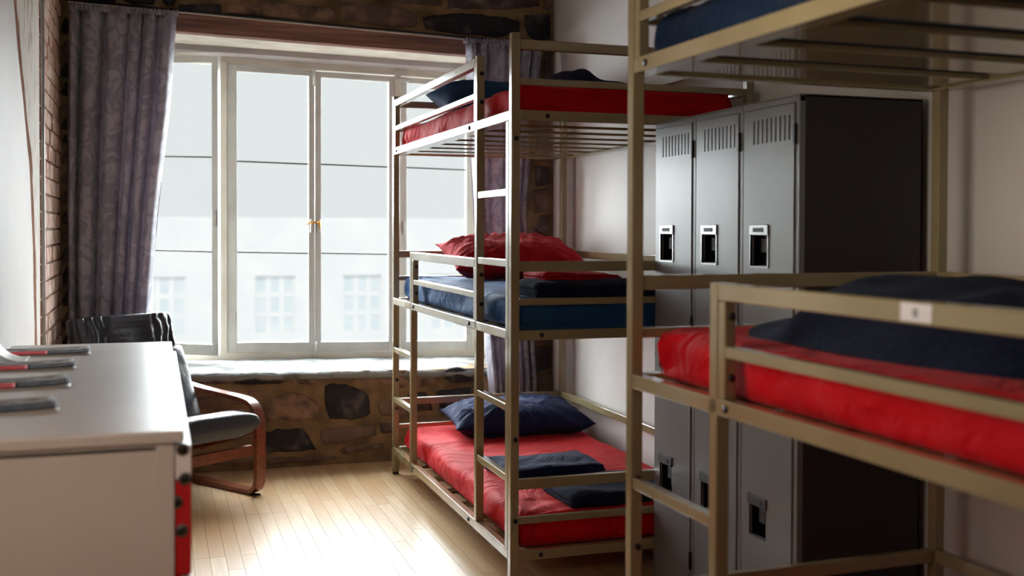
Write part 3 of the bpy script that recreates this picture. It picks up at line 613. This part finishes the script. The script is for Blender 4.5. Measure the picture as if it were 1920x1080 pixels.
# ================================================================ lockers
def locker(y1, label):
    """front plane faces -x; y1 = far edge"""
    X = 1.75; w_ = .3165; H_ = 1.682; dp = .42
    root = empty('locker', (X, y1-w_/2, 0), 0, label=label, category='locker', group='grey steel lockers')
    h = w_/2-.0012
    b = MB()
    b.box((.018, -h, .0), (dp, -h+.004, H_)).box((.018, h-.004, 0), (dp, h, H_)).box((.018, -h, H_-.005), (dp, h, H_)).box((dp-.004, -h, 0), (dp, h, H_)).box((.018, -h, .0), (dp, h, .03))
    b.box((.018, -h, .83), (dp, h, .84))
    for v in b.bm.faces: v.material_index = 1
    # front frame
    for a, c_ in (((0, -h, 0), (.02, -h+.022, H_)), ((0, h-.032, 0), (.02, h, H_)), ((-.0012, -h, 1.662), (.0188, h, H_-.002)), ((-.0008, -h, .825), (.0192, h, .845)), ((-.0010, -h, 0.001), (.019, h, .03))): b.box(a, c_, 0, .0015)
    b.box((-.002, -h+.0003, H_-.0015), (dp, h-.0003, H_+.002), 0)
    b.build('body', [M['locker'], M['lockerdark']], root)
    for z0, z1 in ((.032, .823), (.847, 1.660)):
        dy0, dy1 = -h+.0235, h-.0335
        hz = z0+.445 if z0 < .5 else 1.307     # top of the latch plate
        hy1 = dy1-.022; hy0 = hy1-.098; hb = hz-.124
        d = MB(); xa, xb = -.004, .012
        # door skin with openings for vents and latch
        vz0, vz1 = z1-.105, z1-.032
        d.box((xa, dy0, z0), (xb, dy1, hb)).box((xa, dy0, hb), (xb, hy0, hz)).box((xa, hy1, hb), (xb, dy1, hz)).box((xa, dy0, hz), (xb, dy1, vz0)).box((xa, dy0, vz1), (xb, dy1, z1))
        nv = 9; a0, a1 = dy0+.02, dy1-.015; st_ = (a1-a0)/nv
        d.box((xa, dy0, vz0), (xb, a0, vz1)).box((xa, a1, vz0), (xb, dy1, vz1))
        for k in range(nv): d.box((xa, a0+k*st_+.008, vz0), (xb, a0+(k+1)*st_, vz1))
        door = d.build('door', M['locker'], root)
        MB().box((.0135, a0-.004, vz0-.004), (.016, a1+.004, vz1+.004)).build('vent_backing', M['black'], door)
        u = MB().box((.006, hy0, hb), (.04, hy1, hb+.002)).box((.038, hy0, hb), (.04, hy1, hz-.03)).box((.006, hy0, hb), (.04, hy0+.002, hz-.03)).box((.006, hy1-.002, hb), (.04, hy1, hz-.03))
        u.build('latch_recess', M['black'], door)
        u = MB().box((-.009, hy0-.005, hz-.03), (.0, hy1+.005, hz+.003), bevel=.002)
        if z0 > .5: u.box((-.007, hy0-.005, hb-.004), (-.0, hy0, hz)).box((-.007, hy1, hb-.004), (0, hy1+.005, hz)).box((-.007, hy0-.005, hb-.005), (0, hy1+.005, hb))
        else: u.box((-.003, hy0-.003, hb-.003), (-.0, hy0, hz)).box((-.003, hy1, hb-.003), (0, hy1+.003, hz)).box((-.003, hy0-.003, hb-.003), (0, hy1+.003, hb))
        lp = u.build('latch_plate', M['steel'] if z0 > .5 else M['lockerdark'], door)
        MB().box((-.0105, hy0+.02, hz-.02), (-.009, hy1-.02, hz-.007)).build('number_plate', M['lockerdark'], lp)
        MB().box((.012, hy0+.03, hb+.04), (.03, hy1-.03, hz-.04), bevel=.003).build('latch_lever', M['lockerdark'], door)
        for zz in (z1-.09, z0+.12): MB().box((-.008, dy0-.010, zz-.03), (.004, dy0+.001, zz+.03), bevel=.002).build('hinge', M['black'], door)
    return root
locker(3.668, 'grey steel two-door locker at the window end of the row')
locker(3.668-.3165, 'grey steel two-door locker in the middle of the row of three')
locker(3.668-.633, 'grey steel two-door locker with dark side panel facing the nearest bunk bed')
# ================================================================ dresser
DX0, DX1, DY0, DY1, DH = -.455, .032, 2.222, 3.955, .90
dr = empty('dresser', ((DX0+DX1)/2, (DY0+DY1)/2, 0), 0, label='long white dresser with red drawers along the left wall', category='dresser')
def dpart(name, a, b, m, bev=.002, parent=None):
    ox, oy = dr.location.x, dr.location.y
    return MB().box((a[0]-ox, a[1]-oy, a[2]), (b[0]-ox, b[1]-oy, b[2]), bevel=bev).build(name, m, parent or dr)
dpart('tabletop', (DX0-.01, DY0-.012, DH-.024), (DX1+.018, DY1+.016, DH), M['dresser'], .004)
for y0, y1 in ((DY0, DY0+.022), (DY1-.022, DY1)):
    s = 1 if y0 == DY0 else 0
    dpart('side_panel', (DX0+.03, y0+.006, .05), (DX1-.03, y1-.006, DH-.04), M['dresser'], 0)
    dpart('stile', (DX0, y0, 0), (DX0+.035, y1, DH-.024), M['dresser']); dpart('stile', (DX1-.035, y0, 0), (DX1, y1, DH-.024), M['dresser'])
    dpart('top_rail', (DX0+.035, y0, DH-.032), (DX1-.035, y1, DH-.024), M['dresser'], 0); dpart('bottom_rail', (DX0+.035, y0, .0), (DX1-.035, y1, .07), M['dresser'])
dpart('back_panel', (DX0, DY0+.022, .02), (DX0+.008, DY1-.022, DH-.024), M['dresser'], 0)
dpart('plinth', (DX1-.06, DY0+.022, .0), (DX1-.04, DY1-.022, .06), M['dresser'], 0)
for z0, z1, m_ in ((.800, .868, 'dresser_white'), (.612, .796, 'dresser_red'), (.424, .608, 'dresser_red'), (.236, .420, 'dresser_red'), (.065, .232, 'dresser_red')):
    for k in range(2):
        ya = DY0+.006+k*(DY1-DY0-.012)/2; yb = ya+(DY1-DY0-.012)/2-.004
        d = dpart('drawer', (DX1+.002, ya, z0), (DX1+.032, yb, z1), M[m_], .002)
        d2 = dpart('drawer_box', (DX0+.03, ya+.03, z0+.01), (DX1+.002, yb-.03, z1-.02), M['dresser'], 0, d)
        ym = (ya+yb)/2-dr.location.y; xm = DX1+.032-dr.location.x; zc = (z0+z1)/2
        if k == 0:
            for zz, xx in {(.800): ((.868, .014), (.802, .018)), (.612): ((.757, .002), (.700, .012), ), (.424): ((.606, .018),)}.get(z0, ()):
                x_ = DX1+.002-dr.location.x+xx; y_ = ya-dr.location.y
                zz = min(zz, z1-.008)
                MB().tube((x_, y_, zz), (x_, y_-.003, zz), .0125, 18).build('metal_eyelet', M['steel'], d, True)
                MB().tube((x_, y_-.003, zz), (x_, y_-.0045, zz), .0085, 14).build('eyelet_hole', M['black'], d, True)
# ---------------------------------------------------------------- leaflets on the dresser
def leaflet(x, y, rz, label, curl, seed, s=(.25, .17)):
    root = empty('leaflet', (x, y, DH), rz, label=label, category='leaflet', group='red and black leaflets on the dresser')
    def sheet(name, dz, bend, m, x0=-1, x1=1, y0=-1, y1=1, g=.0008):
        P = []
        for i in range(13):
            u = x0+(x1-x0)*i/12; row = []
            for j in range(9):
                v = y0+(y1-y0)*j/8
                row.append((u*s[0]/2, v*s[1]/2, .0012+dz+bend*max(0, u-.2)**2*.9+bend*.4*max(0, v)**2))
            P.append(row)
        return grid_mesh(name, P, m, root, thick=g)
    sheet('inner_page', 0, curl*.2, M['paper']); sheet('inner_page', .0025, curl*.6, M['paper'])
    sheet('cover', .0050, curl, M['paper_photo'], -1, 1, .1, 1)
    sheet('cover_band', .0052, curl, M['paper_red'], -1, .0, -1, .12); sheet('cover_band', .0052, curl, M['paper_dark'], .0, 1, -1, .12)
    return root
leaflet(-.325, 3.70, .06, 'leaflet farthest along the dresser, beside the chair headrest', .006, 1)
leaflet(-.345, 3.33, .10, 'leaflet second from the far end of the dresser, red corner facing front', .007, 2)
leaflet(-.335, 2.96, .12, 'leaflet with a white raised page, third from the far end of the dresser', .009, 3)
leaflet(-.335, 2.58, .16, 'leaflet nearest the front edge of the dresser, red at left', .006, 4)
P = []
for i in range(15):
    u = i/14; P.append([(-.455+.09*u, 3.60-.14*v/8+.01*u, DH+.002+.05*(1-u)**3) for v in range(9)])
tag(grid_mesh('loose_sheet', P, M['paper'], thick=.001), 'white sheet with an upturned corner on the dresser against the left wall', 'paper')
# ================================================================ armchair
CF = Vector((.57, -.82, 0)).normalized(); CN = Vector((-CF.y*-1, CF.x*-1, 0))   # forward, towards the near frame
CN = Vector((CF.y, -CF.x, 0)).normalized()
if CN.x > 0: CN = -CN
O_ = Vector((.497, 5.395, 0))
ch = empty('armchair', O_, 0, label='bentwood armchair with black leather cushions and headrest below the window', category='armchair')
def cp(s, n_, z): return CF*s+CN*n_+Vector((0, 0, z))
def smooth(pts, k=6):
    out = []
    n = len(pts)
    for i in range(n-1):
        p0, p1, p2, p3 = (Vector(pts[max(0, i-1)]), Vector(pts[i]), Vector(pts[i+1]), Vector(pts[min(n-1, i+2)]))
        for j in range(k):
            t = j/k; out.append(.5*((2*p1)+(-p0+p2)*t+(2*p0-5*p1+4*p2-p3)*t*t+(-p0+3*p1-3*p2+p3)*t**3))
    out.append(Vector(pts[-1])); return out
def strip(name, pts, wd, th, n0, m, parent, k=6):
    """flat laminated strip: path in the (s, z) plane, wd across, th thick"""
    pp = smooth(pts, k); P = []
    for i, p in enumerate(pp):
        t = (pp[min(i+1, len(pp)-1)]-pp[max(i-1, 0)]).normalized(); nn = Vector((-t.y, t.x))
        a = p+nn*th/2; b = p-nn*th/2
        P.append([cp(a.x, n0, a.y), cp(a.x, n0+wd, a.y), cp(b.x, n0+wd, b.y), cp(b.x, n0, b.y), cp(a.x, n0, a.y)])
    bm = bmesh.new(); V = [[bm.verts.new(q) for q in r[:4]] for r in P]
    for i in range(len(V)-1):
        for j in range(4): bm.faces.new((V[i][j], V[i+1][j], V[i+1][(j+1)%4], V[i][(j+1)%4]))
    bm.faces.new(V[0]); bm.faces.new(V[-1][::-1])
    mb = MB(); mb.bm.free(); mb.bm = bm
    return mb.build(name, m, parent, math.radians(40))
SW = .60
for n0 in (0, SW-.055):
    strip('armrest_frame', [(-.62, .500), (-.50, .484), (-.30, .470), (-.12, .458), (-.055, .440), (-.018, .400), (-.006, .345), (-.003, .25), (-.004, .12), (-.012, .055), (-.045, .020), (-.12, .013), (-.35, .013), (-.60, .013)], .055, .022, n0, M['walnut'], ch)
    strip('seat_bearer', [(-.02, .325), (-.25, .255), (-.55, .18), (-.60, .16)], .024, .05, n0+(.056 if n0 == 0 else -.025), M['walnut'], ch)
    strip('back_bearer', [(-.34, .20), (-.44, .34), (-.52, .53), (-.555, .64)], .024, .03, n0+(.082 if n0 == 0 else -.051), M['walnut'], ch)
    MB().box((-.02, -.02, 0), (.02, .02, .004)).build('floor_pad', M['bolt'], ch, loc=cp(-.03, n0+.028, 0))
for s0, z0, hh in ((-.035, .222, .05), (-.56, .17, .045)):
    q = strip('cross_rail', [(s0, z0-hh/2), (s0, z0+hh/2)], SW-.11, .022, .055, M['walnut'], ch, 2)
def cushion(name, path, wd, th, n0, m, parent, seed, ribs=0, bulge=.25, nn_=34):
    """padded slab swept along a path in (s, z)"""
    pp = smooth(path, 10); k = len(pp); P = []
    for i, p in enumerate(pp):
        t = (pp[min(i+1, k-1)]-pp[max(i-1, 0)]).normalized(); nm = Vector((-t.y, t.x)); f = i/(k-1)
        e = (1-abs(2*f-1)**12)**.5*.96+.04
        ring = []
        for j in range(nn_):
            a = 2*PI*j/nn_; ca, sa = math.cos(a), math.sin(a)
            sx = math.copysign(abs(ca)**.35, ca); sy = math.copysign(abs(sa)**.7, sa)
            h = th/2*sy*e*(1+bulge*(1-sx*sx)); 
            if ribs: h += (.006*math.sin(sx*ribs+4*nz_(sx*2, f*2, seed))*(1-f*.3)+.008*nz_(sx*14, f*4, seed))*max(0, abs(sa))*math.copysign(1, sa)*e
            h += .006*nz_(sx*5, f*5, seed)+.003*nz_(sx*16, f*16, seed)
            q = p+nm*h; ring.append(cp(q.x, n0+wd/2+sx*wd/2*(.97+.03*e), q.y))
        P.append(ring)
    bm = bmesh.new(); V = [[bm.verts.new(q) for q in r] for r in P]
    for i in range(k-1):
        for j in range(nn_): bm.faces.new((V[i][j], V[i+1][j], V[i+1][(j+1)%nn_], V[i][(j+1)%nn_]))
    bm.faces.new(V[0]); bm.faces.new(V[-1][::-1])
    mb = MB(); mb.bm.free(); mb.bm = bm
    return mb.build(name, m, parent, True)
cushion('seat_cushion', [(.035, .366), (-.08, .360), (-.25, .318), (-.42, .270)], .50, .10, .05, M['leather'], ch, 1)
cushion('seat_webbing', [(-.03, .345), (-.2, .285), (-.45, .21)], .44, .022, .085, M['bolt'], ch, 6)
cushion('back_cushion', [(-.375, .300), (-.42, .42), (-.485, .56), (-.55, .70)], .46, .085, .085, M['leather'], ch, 2)
hd = cushion('headrest', [(-.535, .690), (-.555, .750), (-.575, .815), (-.59, .862)], .55, .11, .13, M['leather'], ch, 3, ribs=40, nn_=180)
